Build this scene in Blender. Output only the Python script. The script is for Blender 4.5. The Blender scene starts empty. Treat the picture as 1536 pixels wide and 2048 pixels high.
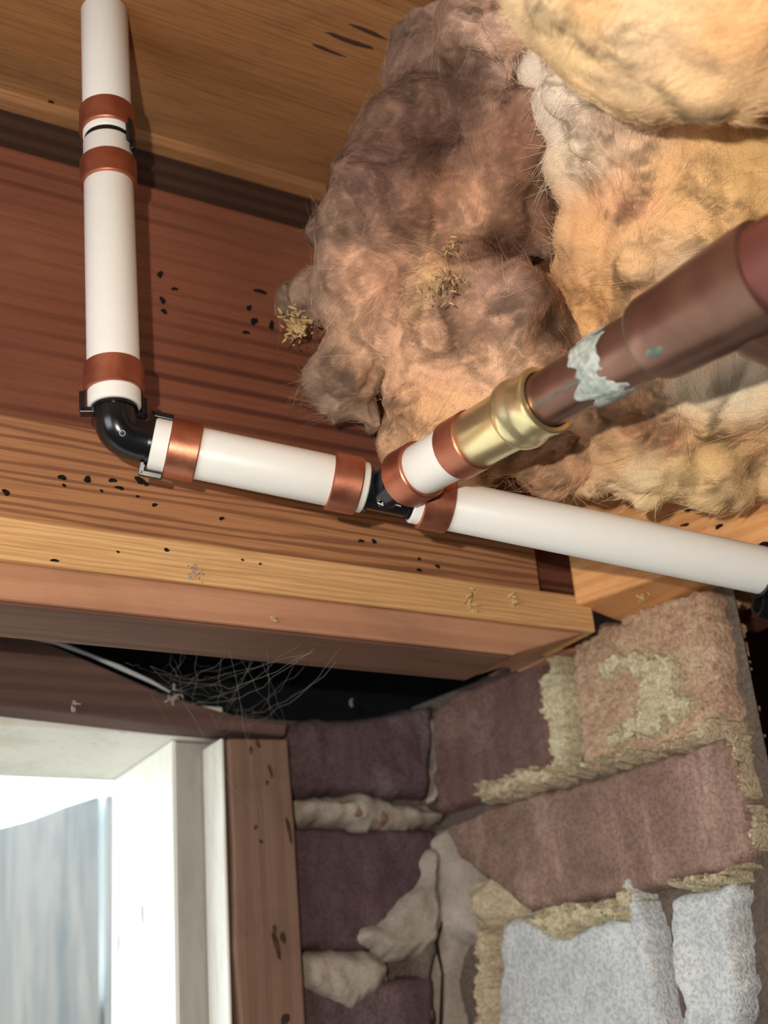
import bpy, bmesh, math, random
import numpy as np
from mathutils import Vector, Matrix, noise as mnoise

random.seed(7); np.random.seed(7)
scene = bpy.context.scene
col = scene.collection
PI = math.pi

# ------------------------------------------------------------------ camera
FPX = 2600.0                                   # focal length for a 1536 x 2048 frame
pitch, roll, yaw = math.radians(24), math.radians(-5), math.radians(32)
FWD = np.array([math.sin(yaw)*math.cos(pitch), math.cos(yaw)*math.cos(pitch), math.sin(pitch)])
RT0 = np.array([math.cos(yaw), -math.sin(yaw), 0.0]); UP0 = np.cross(RT0, FWD)
RT = math.cos(roll)*RT0 + math.sin(roll)*UP0
UP = -math.sin(roll)*RT0 + math.cos(roll)*UP0
cam_d = bpy.data.cameras.new('camera'); cam = bpy.data.objects.new('camera', cam_d); col.objects.link(cam)
M = Matrix(((RT[0], UP[0], -FWD[0], 0), (RT[1], UP[1], -FWD[1], 0), (RT[2], UP[2], -FWD[2], 0), (0, 0, 0, 1)))
cam.matrix_world = M
cam_d.sensor_fit = 'VERTICAL'; cam_d.sensor_height = 36.0; cam_d.lens = 36.0*FPX/2048.0
cam_d.clip_start = 0.02
cam_d.dof.use_dof = True; cam_d.dof.focus_distance = 0.57; cam_d.dof.aperture_fstop = 9.0
scene.camera = cam

# ------------------------------------------------------------------ world, lights, exposure
w = bpy.data.worlds.new('world'); scene.world = w; w.use_nodes = True
bg = w.node_tree.nodes['Background']
bg.inputs[0].default_value = (0.80, 0.93, 1.0, 1); bg.inputs[1].default_value = 5.2
# flash lamp of the phone, up and to the left of the lens
fl = bpy.data.lights.new('phone_flash', 'POINT'); fl.energy = 10.0; fl.color = (1.0, 0.90, 0.76); fl.shadow_soft_size = 0.004
flo = bpy.data.objects.new('phone_flash', fl); col.objects.link(flo)
flo.location = Vector(-0.052*RT + 0.042*UP)
# unseen fill lamp added left of the camera to brighten the return wall
ar = bpy.data.lights.new('side_fill', 'AREA'); ar.shape = 'RECTANGLE'; ar.size = 0.9; ar.size_y = 0.6; ar.energy = 12.5; ar.color = (0.90, 0.95, 1.0)
aro = bpy.data.objects.new('side_fill', ar); col.objects.link(aro)
aro.location = (-1.25, -0.20, -0.10)
aro.rotation_euler = (Vector((0.45, 0.45, 0.12)) - Vector(aro.location)).to_track_quat('-Z', 'Y').to_euler()
# sky portal at the window so that the daylight is sampled well
po = bpy.data.lights.new('window_daylight', 'AREA'); po.shape = 'RECTANGLE'; po.size = 0.62; po.size_y = 0.62
po.cycles.is_portal = True
poo = bpy.data.objects.new('window_daylight', po); col.objects.link(poo)
vs = scene.view_settings
vs.view_transform = 'Standard'; vs.look = 'None'; vs.gamma = 1.0; vs.exposure = 0.0; vs.use_curve_mapping = False

# ------------------------------------------------------------------ geometry helpers
def ray(x, y): return FWD + RT*(x-768)/FPX - UP*(y-1024)/FPX
def atD(x, y, d): return ray(x, y)*d
def onY(x, y, Y): v = ray(x, y); return v*(Y/v[1])
def onZ(x, y, Z): v = ray(x, y); return v*(Z/v[2])
def onX(x, y, X): v = ray(x, y); return v*(X/v[0])
def proj(P):
    P = np.asarray(P, float); d = P@FWD
    return 768+FPX*(P@RT)/d, 1024-FPX*(P@UP)/d, d
def fbm(p, o=4):
    return mnoise.fractal(Vector(p), 1.0, 2.0, o, noise_basis='PERLIN_ORIGINAL')
def nz(p): return mnoise.noise(Vector(p))

def put(name, verts, faces, mat, parent=None, smooth=False):
    me = bpy.data.meshes.new(name)
    me.from_pydata([tuple(map(float, v)) for v in verts], [], faces)
    me.update()
    if smooth: me.polygons.foreach_set('use_smooth', [True]*len(me.polygons))
    o = bpy.data.objects.new(name, me); col.objects.link(o)
    if mat: me.materials.append(mat)
    if parent is not None: o.parent = parent
    return o
def tag(o, label, cat, group=None, kind=None):
    if label: o['label'] = label
    if cat: o['category'] = cat
    if group: o['group'] = group
    if kind: o['kind'] = kind
    return o
def struct(o): o['kind'] = 'structure'; return o
def empty(name, loc=(0, 0, 0)):
    o = bpy.data.objects.new(name, None); col.objects.link(o); o.empty_display_size = 0.01
    return o
def bevel(o, w=0.0008, seg=2):
    m = o.modifiers.new('bevel', 'BEVEL'); m.width = w; m.segments = seg; m.limit_method = 'ANGLE'; m.angle_limit = 0.6
    return o
def prism(name, pts, vec, mat, parent=None, bev=0.0):
    """polygon pts (3D, planar) swept by vec"""
    n = len(pts); vec = np.asarray(vec, float)
    a = [np.asarray(p, float) for p in pts]; b = [p+vec for p in a]
    nrm = np.zeros(3)
    for i in range(n): nrm += np.cross(a[i], a[(i+1) % n])
    f0 = list(range(n)); f1 = list(range(2*n-1, n-1, -1))
    faces = [f0, f1]+[[i, n+i, n+(i+1) % n, (i+1) % n] for i in range(n)]
    if nrm@vec > 0: pass
    o = put(name, a+b, faces, mat, parent)
    bm = bmesh.new(); bm.from_mesh(o.data); bmesh.ops.recalc_face_normals(bm, faces=bm.faces); bm.to_mesh(o.data); bm.free()
    if bev: bevel(o, bev)
    return o
def box(name, x0, x1, y0, y1, z0, z1, mat, parent=None, bev=0.0):
    return prism(name, [(x0, y0, z0), (x1, y0, z0), (x1, y0, z1), (x0, y0, z1)], (0, y1-y0, 0), mat, parent, bev)
def frames(path):
    path = [np.asarray(p, float) for p in path]; out = []
    t = path[1]-path[0]; t /= np.linalg.norm(t)
    a = np.array([0, 0, 1.0]) if abs(t[2]) < .9 else np.array([1.0, 0, 0])
    u = np.cross(t, a); u /= np.linalg.norm(u)
    for i, p in enumerate(path):
        if i == 0: t = path[1]-path[0]
        elif i == len(path)-1: t = path[-1]-path[-2]
        else: t = path[i+1]-path[i-1]
        t = t/np.linalg.norm(t); u = u-t*(u@t); u /= np.linalg.norm(u)
        out.append((p, u, np.cross(t, u), t))
    return out
def tube_data(path, radii, seg=32, cap=True, vs0=None):
    V, Fc = [], []
    fr = frames(path)
    for (p, u, v, t), r in zip(fr, radii):
        for k in range(seg):
            a = 2*PI*k/seg; V.append(p+r*(math.cos(a)*u+math.sin(a)*v))
    for i in range(len(fr)-1):
        for k in range(seg):
            k2 = (k+1) % seg
            Fc.append([i*seg+k, i*seg+k2, (i+1)*seg+k2, (i+1)*seg+k])
    if cap:
        Fc.append(list(range(seg))[::-1]); Fc.append([(len(fr)-1)*seg+k for k in range(seg)])
    return V, Fc
def smooth_angle(o, ang=0.6):
    me = o.data
    me.polygons.foreach_set('use_smooth', [True]*len(me.polygons))
    try: me.set_sharp_from_angle(angle=ang)
    except Exception: pass
    return o
def tube(name, path, radii, mat, parent=None, seg=32, cap=True):
    if not hasattr(radii, '__len__'): radii = [radii]*len(path)
    V, Fc = tube_data(path, radii, seg, cap)
    return smooth_angle(put(name, V, Fc, mat, parent))
def lathe(name, A, axis, prof, mat, parent=None, seg=48, closed=False):
    """prof = [(s, r)] along axis from A; closed joins last profile point to the first (a ring body)"""
    A = np.asarray(A, float); axis = np.asarray(axis, float)/np.linalg.norm(axis)
    a = np.array([0, 0, 1.0]) if abs(axis[2]) < .9 else np.array([1.0, 0, 0])
    u = np.cross(axis, a); u /= np.linalg.norm(u); v = np.cross(axis, u)
    V, Fc = [], []; m = len(prof)
    for s, r in prof:
        for k in range(seg):
            t = 2*PI*k/seg; V.append(A+axis*s+r*(math.cos(t)*u+math.sin(t)*v))
    for i in range(m if closed else m-1):
        j = (i+1) % m
        for k in range(seg):
            k2 = (k+1) % seg; Fc.append([i*seg+k, i*seg+k2, j*seg+k2, j*seg+k])
    if not closed:
        Fc.append(list(range(seg))[::-1]); Fc.append([(m-1)*seg+k for k in range(seg)])
    o = put(name, V, Fc, mat, parent)
    bm = bmesh.new(); bm.from_mesh(o.data); bmesh.ops.recalc_face_normals(bm, faces=bm.faces); bm.to_mesh(o.data); bm.free()
    return smooth_angle(o, 0.7)

class Plane:
    def __init__(s, O, u, v):
        s.O = np.asarray(O, float); s.u = np.asarray(u, float)/np.linalg.norm(u); s.v = np.asarray(v, float)/np.linalg.norm(v)
        s.n = np.cross(s.u, s.v)
        if s.n@(-s.O) < 0: s.n = -s.n            # towards the camera side
    def hit(s, x, y): r = ray(x, y); return r*((s.O@s.n)/(r@s.n))
    def uv(s, P): q = np.asarray(P)-s.O; return np.array([q@s.u, q@s.v])
    def pt(s, a, b, h=0.0): return s.O+s.u*a+s.v*b+s.n*h
def seg_dist(P, poly):
    n = len(poly); best = np.full(len(P), 1e9); inside = np.zeros(len(P), bool)
    for i in range(n):
        a, b = poly[i], poly[(i+1) % n]; d = b-a; L = d@d+1e-18
        t = np.clip(((P-a)@d)/L, 0, 1); q = a+t[:, None]*d
        best = np.minimum(best, np.hypot(*(P-q).T))
        c = ((a[1] > P[:, 1]) != (b[1] > P[:, 1])) & (P[:, 0] < (b[0]-a[0])*(P[:, 1]-a[1])/(b[1]-a[1]+1e-18)+a[0])
        inside ^= c
    return np.where(inside, best, -best)
def pad(name, pxs, pl, proud, mat, parent=None, cell=0.0016, rough=0.0008, freq=90.0, edge=0.004, jag=0.0015, jfreq=120.0, depth=0.012, base=0.0, dome=0.0, uvpoly=None, seed=0.0, power=1.0):
    """solid lump lying on plane pl with the outline given in the photograph"""
    poly = np.array(uvpoly) if uvpoly is not None else np.array([pl.uv(pl.hit(x, y)) for x, y in pxs])
    lo, hi = poly.min(0)-cell*3, poly.max(0)+cell*3
    nx, ny = int((hi[0]-lo[0])/cell)+2, int((hi[1]-lo[1])/cell)+2
    gx, gy = np.meshgrid(np.arange(nx), np.arange(ny)); P = np.stack([lo[0]+gx.ravel()*cell, lo[1]+gy.ravel()*cell], 1)
    sd = seg_dist(P, poly)
    top = np.empty(len(P))
    for i, (a, b) in enumerate(P):
        if sd[i] < -cell*2.6: top[i] = 0; continue
        s = sd[i]+jag*fbm((a*jfreq, b*jfreq, seed+3.3), 3)
        sd[i] = s
        e = min(max(s/edge, 0), 1); e = (e*(2-e))**power
        top[i] = base+proud*e+(rough*fbm((a*freq, b*freq, seed), 5))*min(1, e+.2)+dome*min(1, max(0, s)/0.02)
        if s <= 0: top[i] = base-depth
    keep = sd > -cell*1.3
    idx = -np.ones(len(P), int); idx[keep] = np.arange(keep.sum())
    V = [pl.pt(P[i, 0], P[i, 1], top[i]) for i in np.nonzero(keep)[0]]
    Fc = []
    for j in range(ny-1):
        for i in range(nx-1):
            q = [j*nx+i, j*nx+i+1, (j+1)*nx+i+1, (j+1)*nx+i]
            if all(keep[k] for k in q): Fc.append([idx[k] for k in q])
    # closed back
    n0 = len(V); ks = np.nonzero(keep)[0]
    cx, cy = P[ks].mean(0)
    o = put(name, V, Fc, mat, parent)
    bm = bmesh.new(); bm.from_mesh(o.data)
    be = [e for e in bm.edges if e.is_boundary]
    if be:
        r = bmesh.ops.extrude_edge_only(bm, edges=be)
        nv = [g for g in r['geom'] if isinstance(g, bmesh.types.BMVert)]
        for vtx in nv:
            c = np.array(vtx.co); a, b = pl.uv(c); vtx.co = Vector(pl.pt(a, b, base-depth-0.001))
    bmesh.ops.recalc_face_normals(bm, faces=bm.faces)
    bm.normal_update()
    if bm.faces and sum(f.normal.dot(Vector(pl.n)) for f in bm.faces) < 0: bmesh.ops.reverse_faces(bm, faces=bm.faces)
    bm.to_mesh(o.data); bm.free()
    return smooth_angle(o, 0.9)

# ------------------------------------------------------------------ material helpers
class NT:
    def __init__(s, name):
        s.m = bpy.data.materials.new(name); s.m.use_nodes = True; s.t = s.m.node_tree
        s.b = s.t.nodes['Principled BSDF']; s.tc = s.t.nodes.new('ShaderNodeTexCoord')
    def node(s, ty, ins=None, **at):
        n = s.t.nodes.new(ty)
        for k, v in at.items(): setattr(n, k, v)
        for k, v in (ins or {}).items(): s.set(n.inputs[k], v)
        return n
    def set(s, sock, v):
        if isinstance(v, bpy.types.NodeSocket): s.t.links.new(v, sock)
        else:
            if sock.type == 'RGBA' and len(v) == 3: v = (*v, 1)
            sock.default_value = v
    def coord(s, scale=(1, 1, 1), rot=(0, 0, 0), loc=(0, 0, 0)):
        return s.node('ShaderNodeMapping', {'Vector': s.tc.outputs['Object'], 'Scale': scale, 'Rotation': rot, 'Location': loc}).outputs[0]
    def noise(s, v, scale=5., detail=4., rough=.55, dist=0.):
        return s.node('ShaderNodeTexNoise', {'Vector': v, 'Scale': scale, 'Detail': detail, 'Roughness': rough, 'Distortion': dist}).outputs[0]
    def wave(s, v, scale, dist, detail=2., dscale=1., direction='Z', prof='SIN'):
        return s.node('ShaderNodeTexWave', {'Vector': v, 'Scale': scale, 'Distortion': dist, 'Detail': detail, 'Detail Scale': dscale}, wave_type='BANDS', bands_direction=direction, wave_profile=prof).outputs[1]
    def ramp(s, f, stops, interp='LINEAR'):
        n = s.node('ShaderNodeValToRGB', {'Fac': f}); n.color_ramp.interpolation = interp
        e = n.color_ramp.elements
        while len(e) < len(stops): e.new(0.5)
        for k, (p, c) in enumerate(stops):
            e[k].position = p; e[k].color = (*c, 1) if len(c) == 3 else c
        return n.outputs[0]
    def mix(s, f, a, b, mode='MIX'):
        n = s.node('ShaderNodeMix', data_type='RGBA', blend_type=mode)
        s.set(n.inputs[0], f); s.set(n.inputs[6], a); s.set(n.inputs[7], b); return n.outputs[2]
    def math(s, op, a, b=0.0):
        n = s.node('ShaderNodeMath', operation=op); s.set(n.inputs[0], a); s.set(n.inputs[1], b); return n.outputs[0]
    def bump(s, h, strength=.3, dist=.001):
        n = s.node('ShaderNodeBump', {'Height': h, 'Strength': strength, 'Distance': dist}); s.t.links.new(n.outputs[0], s.b.inputs['Normal'])
    def out(s, color=None, rough=.6, metal=0., spec=.5, **kw):
        if color is not None: s.set(s.b.inputs['Base Color'], color)
        s.set(s.b.inputs['Roughness'], rough); s.set(s.b.inputs['Metallic'], metal); s.set(s.b.inputs['Specular IOR Level'], spec)
        for k, v in kw.items(): s.set(s.b.inputs[k], v)
        return s.m
BW = [(0, (0, 0, 0)), (1, (1, 1, 1))]

def wood(name, light, mid, dark, bands=60., dist=4., bandamt=.7, streak=1.0, blot=.6, rough=.7, axis='X', sharp=(.25, .75), bump=.25, rot=(0, 0, 0), spec=.3, dirt_and_shade=(.05, .03, .02), dirtamt=.35, patch=None, dsc=1.5):
    t = NT(name)
    sc = (.06, 1, 1) if axis == 'X' else ((1, .06, 1) if axis == 'Y' else (1, 1, .06))
    d = 'Z' if axis != 'Z' else 'X'
    v = t.coord(sc, rot)
    wv = t.wave(v, bands, dist, 3., dsc, d)
    wv = t.ramp(wv, [(sharp[0], (0, 0, 0)), (sharp[1], (1, 1, 1))])
    fine = t.noise(t.coord(tuple(c*(1 if c == 1 else .35) for c in sc), rot), 900., 3., .6)
    blotn = t.noise(t.coord(tuple((c if c == 1 else .4) for c in sc), rot), 11., 5., .55, .4)
    c = t.mix(t.ramp(blotn, [(.35, (0, 0, 0)), (.65, (1, 1, 1))]), mid, light)
    dk = t.math('MULTIPLY', t.math('SUBTRACT', 1.0, wv), bandamt)
    if patch:
        pm = t.noise(t.coord((.12, 1, 1), rot, (1.3, 0, patch)), 14., 2., .5)
        dk = t.math('MULTIPLY', dk, t.ramp(pm, [(.42, (.12, .12, .12)), (.58, (1, 1, 1))]))
    c = t.mix(dk, c, dark)
    c = t.mix(t.math('MULTIPLY', t.ramp(fine, [(.45, (0, 0, 0)), (.7, (1, 1, 1))]), .35*streak), c, dark)
    dn = t.noise(t.coord((.5, 1, 1) if axis == 'X' else (1, 1, 1), (0, 0, 0), (3.1, 1.7, .4)), 17., 6., .62, .6)
    c = t.mix(t.math('MULTIPLY', t.ramp(dn, [(.52, (0, 0, 0)), (.72, (1, 1, 1))]), dirtamt), c, dirt_and_shade)
    t.bump(t.math('ADD', t.math('MULTIPLY', wv, .6), t.math('MULTIPLY', fine, .5)), bump, .0012)
    return t.out(c, rough, spec=spec)

def plastic(name, color, rough=.35, sss=0.0, spec=.5):
    t = NT(name)
    n = t.noise(t.coord(), 60., 4.)
    c = t.mix(t.math('MULTIPLY', t.ramp(n, [(.5, (0, 0, 0)), (.8, (1, 1, 1))]), .12), color, tuple(x*.75 for x in color))
    kw = {}
    if sss: kw = {'Subsurface Weight': sss, 'Subsurface Scale': .003, 'Subsurface Radius': (1., .9, .8)}
    return t.out(c, rough, spec=spec, **kw)

def masonry(name, a, b, c3, scale=60., bump=.5, rough=.95, fine=450., streak=0.0, speck=.45):
    t = NT(name)
    n1 = t.noise(t.coord(), scale, 6., .6, .3); n2 = t.noise(t.coord((1, 1, 1), (0, 0, 0), (2, 5, 1)), scale*.35, 5., .6, .5); n3 = t.noise(t.coord(), fine, 4., .7)
    c = t.mix(t.ramp(n1, [(.35, (0, 0, 0)), (.65, (1, 1, 1))]), a, b)
    c = t.mix(t.ramp(n2, [(.5, (0, 0, 0)), (.72, (1, 1, 1))]), c, c3)
    n4 = t.noise(t.coord((1, 1, .22), (0, 0, 0), (1, 2, 3)), scale*.8, 4., .6, .5)
    c = t.mix(t.math('MULTIPLY', t.ramp(n4, [(.52, (0, 0, 0)), (.70, (1, 1, 1))]), streak), c, tuple(min(1, x*1.9+.04) for x in a))
    c = t.mix(t.math('MULTIPLY', t.ramp(n3, [(.46, (0, 0, 0)), (.58, (1, 1, 1))]), speck), c, tuple(x*.35 for x in a))
    t.bump(t.math('ADD', n3, t.math('MULTIPLY', n1, .5)), bump, .0035)
    return t.out(c, rough, spec=.15)
def metal(name, a, b, rough=.35, m=1.0, scale=90., aniso=False, bump=.08):
    t = NT(name)
    n = t.noise(t.coord(), scale, 5., .6, .4)
    c = t.mix(t.ramp(n, [(.35, (0, 0, 0)), (.7, (1, 1, 1))]), a, b)
    n2 = t.noise(t.coord((1, 1, 1), (0, 0, 0), (4, 1, 2)), 500., 3., .6)
    t.bump(n2, bump, .0004)
    r = t.math('ADD', t.math('MULTIPLY', n, .22), rough-.1)
    return t.out(c, r, m)

m_ply = wood('plywood', (.46, .225, .088), (.36, .165, .064), (.17, .068, .028), bands=14., dist=9., bandamt=.4, streak=1.9, rough=.6, sharp=(.1, .6), rot=(0, 0, math.radians(4)), dirtamt=.5)
m_rim = wood('red_stained_wood', (.27, .10, .055), (.205, .07, .040), (.075, .022, .016), bands=30., dist=3.0, bandamt=.8, streak=.7, rough=.6, sharp=(.05, .45), dirtamt=.3, patch=.55, dsc=.5)
m_ledger = wood('coarse_grained_wood', (.50, .25, .115), (.40, .18, .082), (.12, .042, .022), bands=58., dist=9., bandamt=.6, streak=1.0, rough=.65, sharp=(.1, .55), dirtamt=.2)
m_yellow = wood('pale_sawn_wood', (.80, .50, .23), (.70, .41, .18), (.42, .20, .08), bands=120., dist=9., bandamt=.32, streak=1.5, rough=.7, sharp=(.1, .6), dirtamt=.2, dirt_and_shade=(.18, .07, .03))
m_pink = wood('pinkish_wood', (.60, .33, .185), (.50, .25, .15), (.30, .13, .08), bands=26., dist=6., bandamt=.3, streak=.6, rough=.7, dirtamt=.3)
m_underside_dark = wood('underside_dark_wood', (.20, .10, .06), (.15, .07, .045), (.06, .03, .02), bands=40., dist=6., bandamt=.4, streak=.9, rough=.75)
m_darkwood = wood('dark_wood', (.085, .04, .025), (.06, .028, .018), (.02, .01, .008), bands=30., dist=3., bandamt=.5, streak=.6, rough=.7)
m_orange = wood('orange_wood', (.90, .48, .20), (.82, .40, .155), (.50, .19, .07), bands=40., dist=4., bandamt=.3, streak=.6, rough=.65, axis='Y', dirtamt=.2)
m_casing = wood('brown_casing_wood', (.25, .15, .105), (.20, .115, .08), (.11, .06, .045), bands=30., dist=6., bandamt=.22, streak=.8, rough=.75, axis='Z', dirtamt=.3)
m_header = wood('dark_header_wood', (.15, .085, .065), (.11, .06, .05), (.05, .028, .025), bands=35., dist=3., bandamt=.35, streak=.7, rough=.8, dirtamt=.3)
def paint(name, base, stain, amt=.4, rough=.5):
    t = NT(name)
    n = t.noise(t.coord((1, 1, .35)), 35., 6., .65, .4); n2 = t.noise(t.coord((1, 1, .12)), 160., 4., .6)
    c = t.mix(t.math('MULTIPLY', t.ramp(n, [(.5, (0, 0, 0)), (.72, (1, 1, 1))]), amt), base, stain)
    c = t.mix(t.math('MULTIPLY', t.ramp(n2, [(.55, (0, 0, 0)), (.75, (1, 1, 1))]), amt*.6), c, tuple(x*.6 for x in stain))
    t.bump(t.math('ADD', n, n2), .15, .001)
    return t.out(c, rough)
m_white = paint('old_white_paint', (.80, .79, .72), (.52, .45, .30), .45)
m_greypaint = paint('grey_paint', (.36, .34, .31), (.20, .16, .12), .5)
m_pipe = plastic('white_plastic', (.80, .79, .755), .38, .15)
m_black = plastic('black_plastic', (.006, .007, .009), .22)
m_ring = metal('copper', (.44, .15, .095), (.58, .24, .145), .40, .9)
m_oldcopper = metal('aged_copper', (.20, .105, .08), (.30, .165, .125), .32, .8, 40.)
m_redcopper = metal('red_aged_copper', (.32, .11, .10), (.24, .10, .085), .36, .75, 40.)
m_brass = metal('brass', (.86, .74, .40), (.78, .68, .42), .30, .9, 70.)
m_solder = masonry('solder_crust', (.42, .46, .42), (.62, .66, .62), (.25, .33, .30), 150., .4, .55)
m_patina = masonry('green_patina', (.12, .15, .12), (.17, .19, .15), (.08, .10, .08), 200., .2, .7)
m_brickA = masonry('purple_brick', (.135, .085, .09), (.10, .06, .068), (.21, .155, .16), 45., .4, streak=.2)
m_brickB = masonry('pinkish_brick', (.31, .195, .155), (.23, .14, .11), (.37, .25, .20), 55., .6, streak=.6)
m_brickD = masonry('brown_purple_brick', (.20, .115, .10), (.15, .082, .075), (.26, .16, .135), 45., .5, streak=.25)
m_brickC = masonry('crumbly_brick', (.78, .54, .36), (.60, .36, .25), (.86, .66, .44), 130., 1.0)
m_block = masonry('pale_grey_block', (.86, .88, .88), (.68, .71, .73), (.92, .93, .92), 70., .9)
m_mortar = masonry('sandy_mortar', (.86, .70, .47), (.76, .60, .40), (.90, .77, .55), 110., 1.0, speck=.35)
m_mortarP = masonry('pale_lime_mortar', (.92, .80, .54), (.82, .70, .46), (.74, .66, .46), 110., 1.0, speck=.4)
m_mortarG = masonry('grey_mortar', (.46, .39, .33), (.38, .32, .27), (.54, .46, .40), 50., .5, speck=.2)
m_bed = masonry('dirty_mortar_bed', (.17, .13, .105), (.13, .10, .085), (.21, .165, .13), 50., .6)
m_darkbrick = masonry('dark_brick', (.22, .10, .085), (.17, .075, .065), (.26, .14, .12), 45., .4)
m_soil = masonry('soil', (.10, .075, .055), (.07, .05, .04), (.14, .11, .08), 20., .8)
m_gap_dark = plastic('gap_dark', (.006, .0075, .010), .75, spec=.15)
t = NT('weathered_fence_wood')
_a = t.noise(t.coord((1, 1, .10)), 24., 6., .65, .8); _b = t.noise(t.coord((1, 1, .05)), 160., 4., .6)
_c = t.mix(t.ramp(_a, [(.40, (0, 0, 0)), (.60, (1, 1, 1))]), (.56, .64, .68), (.95, .97, .95))
_c = t.mix(t.math('MULTIPLY', t.ramp(_b, [(.5, (0, 0, 0)), (.7, (1, 1, 1))]), .4), _c, (.36, .44, .48))
t.bump(_b, .3, .002); m_fence = t.out(_c, .9, spec=.2)
m_mould = plastic('black_mould', (.012, .010, .010), .9, spec=.1)
m_frass = masonry('yellow_frass', (.72, .52, .24), (.60, .40, .17), (.78, .60, .32), 300., .5)
m_web = plastic('cobweb_silk', (.36, .33, .30), .8, spec=.2)
m_film = plastic('grey_plastic_film', (.42, .44, .47), .35)

# ------------------------------------------------------------------ layout planes (metres; camera at the origin)
YR = 0.5325            # face of the rim joist
YA = 0.70              # face of the brick wall with the window
ZP = 0.50              # underside of the plywood subfloor
CORNER = onY(870, 1600, YA)
HB = math.radians(10)
dirB = np.array([math.sin(HB), -math.cos(HB), 0.0])
PA = Plane(CORNER, (1, 0, 0), (0, 0, 1))
PB = Plane(CORNER, dirB, (0, 0, 1))

# ------------------------------------------------------------------ setting: shell
GROUND = -0.75
struct(box('floor', -2.2, 2.6, -2.2, 2.6, GROUND-.1, GROUND, m_soil))
ceil = struct(box('ceiling', -2.2, 2.6, -2.2, 0.556, ZP, ZP+.018, m_ply))
struct(box('wall_left', -2.3, -2.2, -2.2, YA, GROUND, ZP, m_bed))
struct(box('wall_rear', -2.2, 2.6, -2.3, -2.2, GROUND, ZP, m_bed))

# ---- window opening coordinates
YC = YA-.02
xj = onY(347, 1750, YC+.03)[0]             # jamb edge
xw0 = xj-0.66                              # far (left) side of the window
yj = onX(224, 1800, xj)[1]                 # back of the jamb
zs = onY(340, 1450, YC)[2]                 # soffit height
zsill = zs-.62
poo.location = ((xj+xw0)/2, yj+.03, (zs+zsill)/2); poo.rotation_euler = (math.radians(90), 0, 0)
po.size = xj-xw0; po.size_y = zs-zsill
xc0 = onY(457, 1600, YC)[0]; xc1a = onY(578, 1480, YC)[0]; xc1b = onY(612, 2040, YC)[0]
ztopA = onY(720, 1436, YA)[2]

# wall with the window (mortar bed behind the bricks)
def multi_box(name, boxes, mat):
    V, Fc = [], []
    for (x0, x1, y0, y1, z0, z1) in boxes:
        b = len(V)
        V += [(x0, y0, z0), (x1, y0, z0), (x1, y1, z0), (x0, y1, z0), (x0, y0, z1), (x1, y0, z1), (x1, y1, z1), (x0, y1, z1)]
        Fc += [[b, b+3, b+2, b+1], [b+4, b+5, b+6, b+7], [b, b+1, b+5, b+4], [b+1, b+2, b+6, b+5], [b+2, b+3, b+7, b+6], [b+3, b, b+4, b+7]]
    return put(name, V, Fc, mat)
wallA = struct(multi_box('wall_back', [(xc0+.012, CORNER[0]+.02, YA+.004, YA+.11, GROUND, ztopA-.004), (-2.2, xw0-.02, YA+.004, YA+.11, GROUND, ztopA), (xw0-.02, xc0+.012, YA+.004, YA+.11, GROUND, zsill-.03)], m_bed))
# side wall: thin brick return with a broken end
endB = PB.uv(PB.hit(1447, 1180))[0]
eB = PB.pt(endB+.004, 0)
zb_top = PB.hit(1200, 1250)[2]
thB = np.array([0.10, 0.095, 0.0])
def wallB_mesh():
    a = PB.pt(-.02, 0, -.005); b = PB.pt(endB+.004, 0, -.003)
    b2 = PB.pt(endB+.03, 0, -.005)
    V = []
    zb0, zb1 = GROUND, zb_top-.003
    e0 = PB.uv(PB.hit(1536, 1760))[0]
    def P(p, z): return (p[0], p[1], z)
    pts_low = [PB.pt(-.02, 0, -.005), PB.pt(endB, 0, -.005)]
    poly = [P(a, zb0), P(b, zb0), P(b, zb1), P(a, zb1)]
    return prism('wall_right', poly, thB, m_bed)
wallB = struct(wallB_mesh())
# deep wall seen in the dark past the broken end
YF = 1.05
farw = struct(box('wall_far', .7005, 2.6, YF+.006, YF+.1, GROUND, ZP, m_bed))
k = 0
row_h = .078
for r_ in range(-2, 9):
    z0 = -.12+r_*row_h
    for c_ in range(0, 6):
        x0 = .78+c_*.225+(.112 if r_ % 2 else 0)
        if not (0.75 < x0 < 1.5): continue
        bo = box('brick', x0, x0+.212, YF-.002, YF+.03, z0, z0+.064, m_darkbrick, farw, .003)
struct(box('wall_side', 2.6, 2.7, -2.2, YF, GROUND, ZP, m_bed))

# ---- bricks on the window wall
kwA = dict(pl=PA, cell=.002, rough=.0016, freq=60., edge=.006, jag=.002, jfreq=60.)
pad('brick', [(560, 1446), (720, 1438), (835, 1418), (858, 1415), (852, 1602), (760, 1597), (590, 1592), (560, 1590)], proud=.010, mat=m_brickA, parent=wallA, seed=1, **kwA)
pad('brick', [(560, 1650), (700, 1664), (860, 1658), (868, 1700), (868, 1905), (560, 1905)], proud=.009, mat=m_brickA, parent=wallA, seed=2, **kwA)
pad('brick', [(560, 1968), (740, 1960), (852, 1942), (862, 1960), (862, 2240), (560, 2240)], proud=.009, mat=m_brickA, parent=wallA, seed=3, **kwA)
pad('brick', [(560, 2270), (868, 2262), (872, 2540), (560, 2550)], proud=.009, mat=m_brickA, parent=wallA, seed=31, **kwA)
kwM = dict(pl=PA, cell=.0017, rough=.0035, freq=45., edge=.009, jag=.004, jfreq=55.)
pad('mortar_joint', [(575, 1598), (660, 1588), (720, 1592), (800, 1608), (884, 1622), (880, 1650), (800, 1664), (750, 1670), (700, 1655), (575, 1648)], proud=.013, mat=m_mortarG, parent=wallA, seed=4, **kwM)
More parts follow.
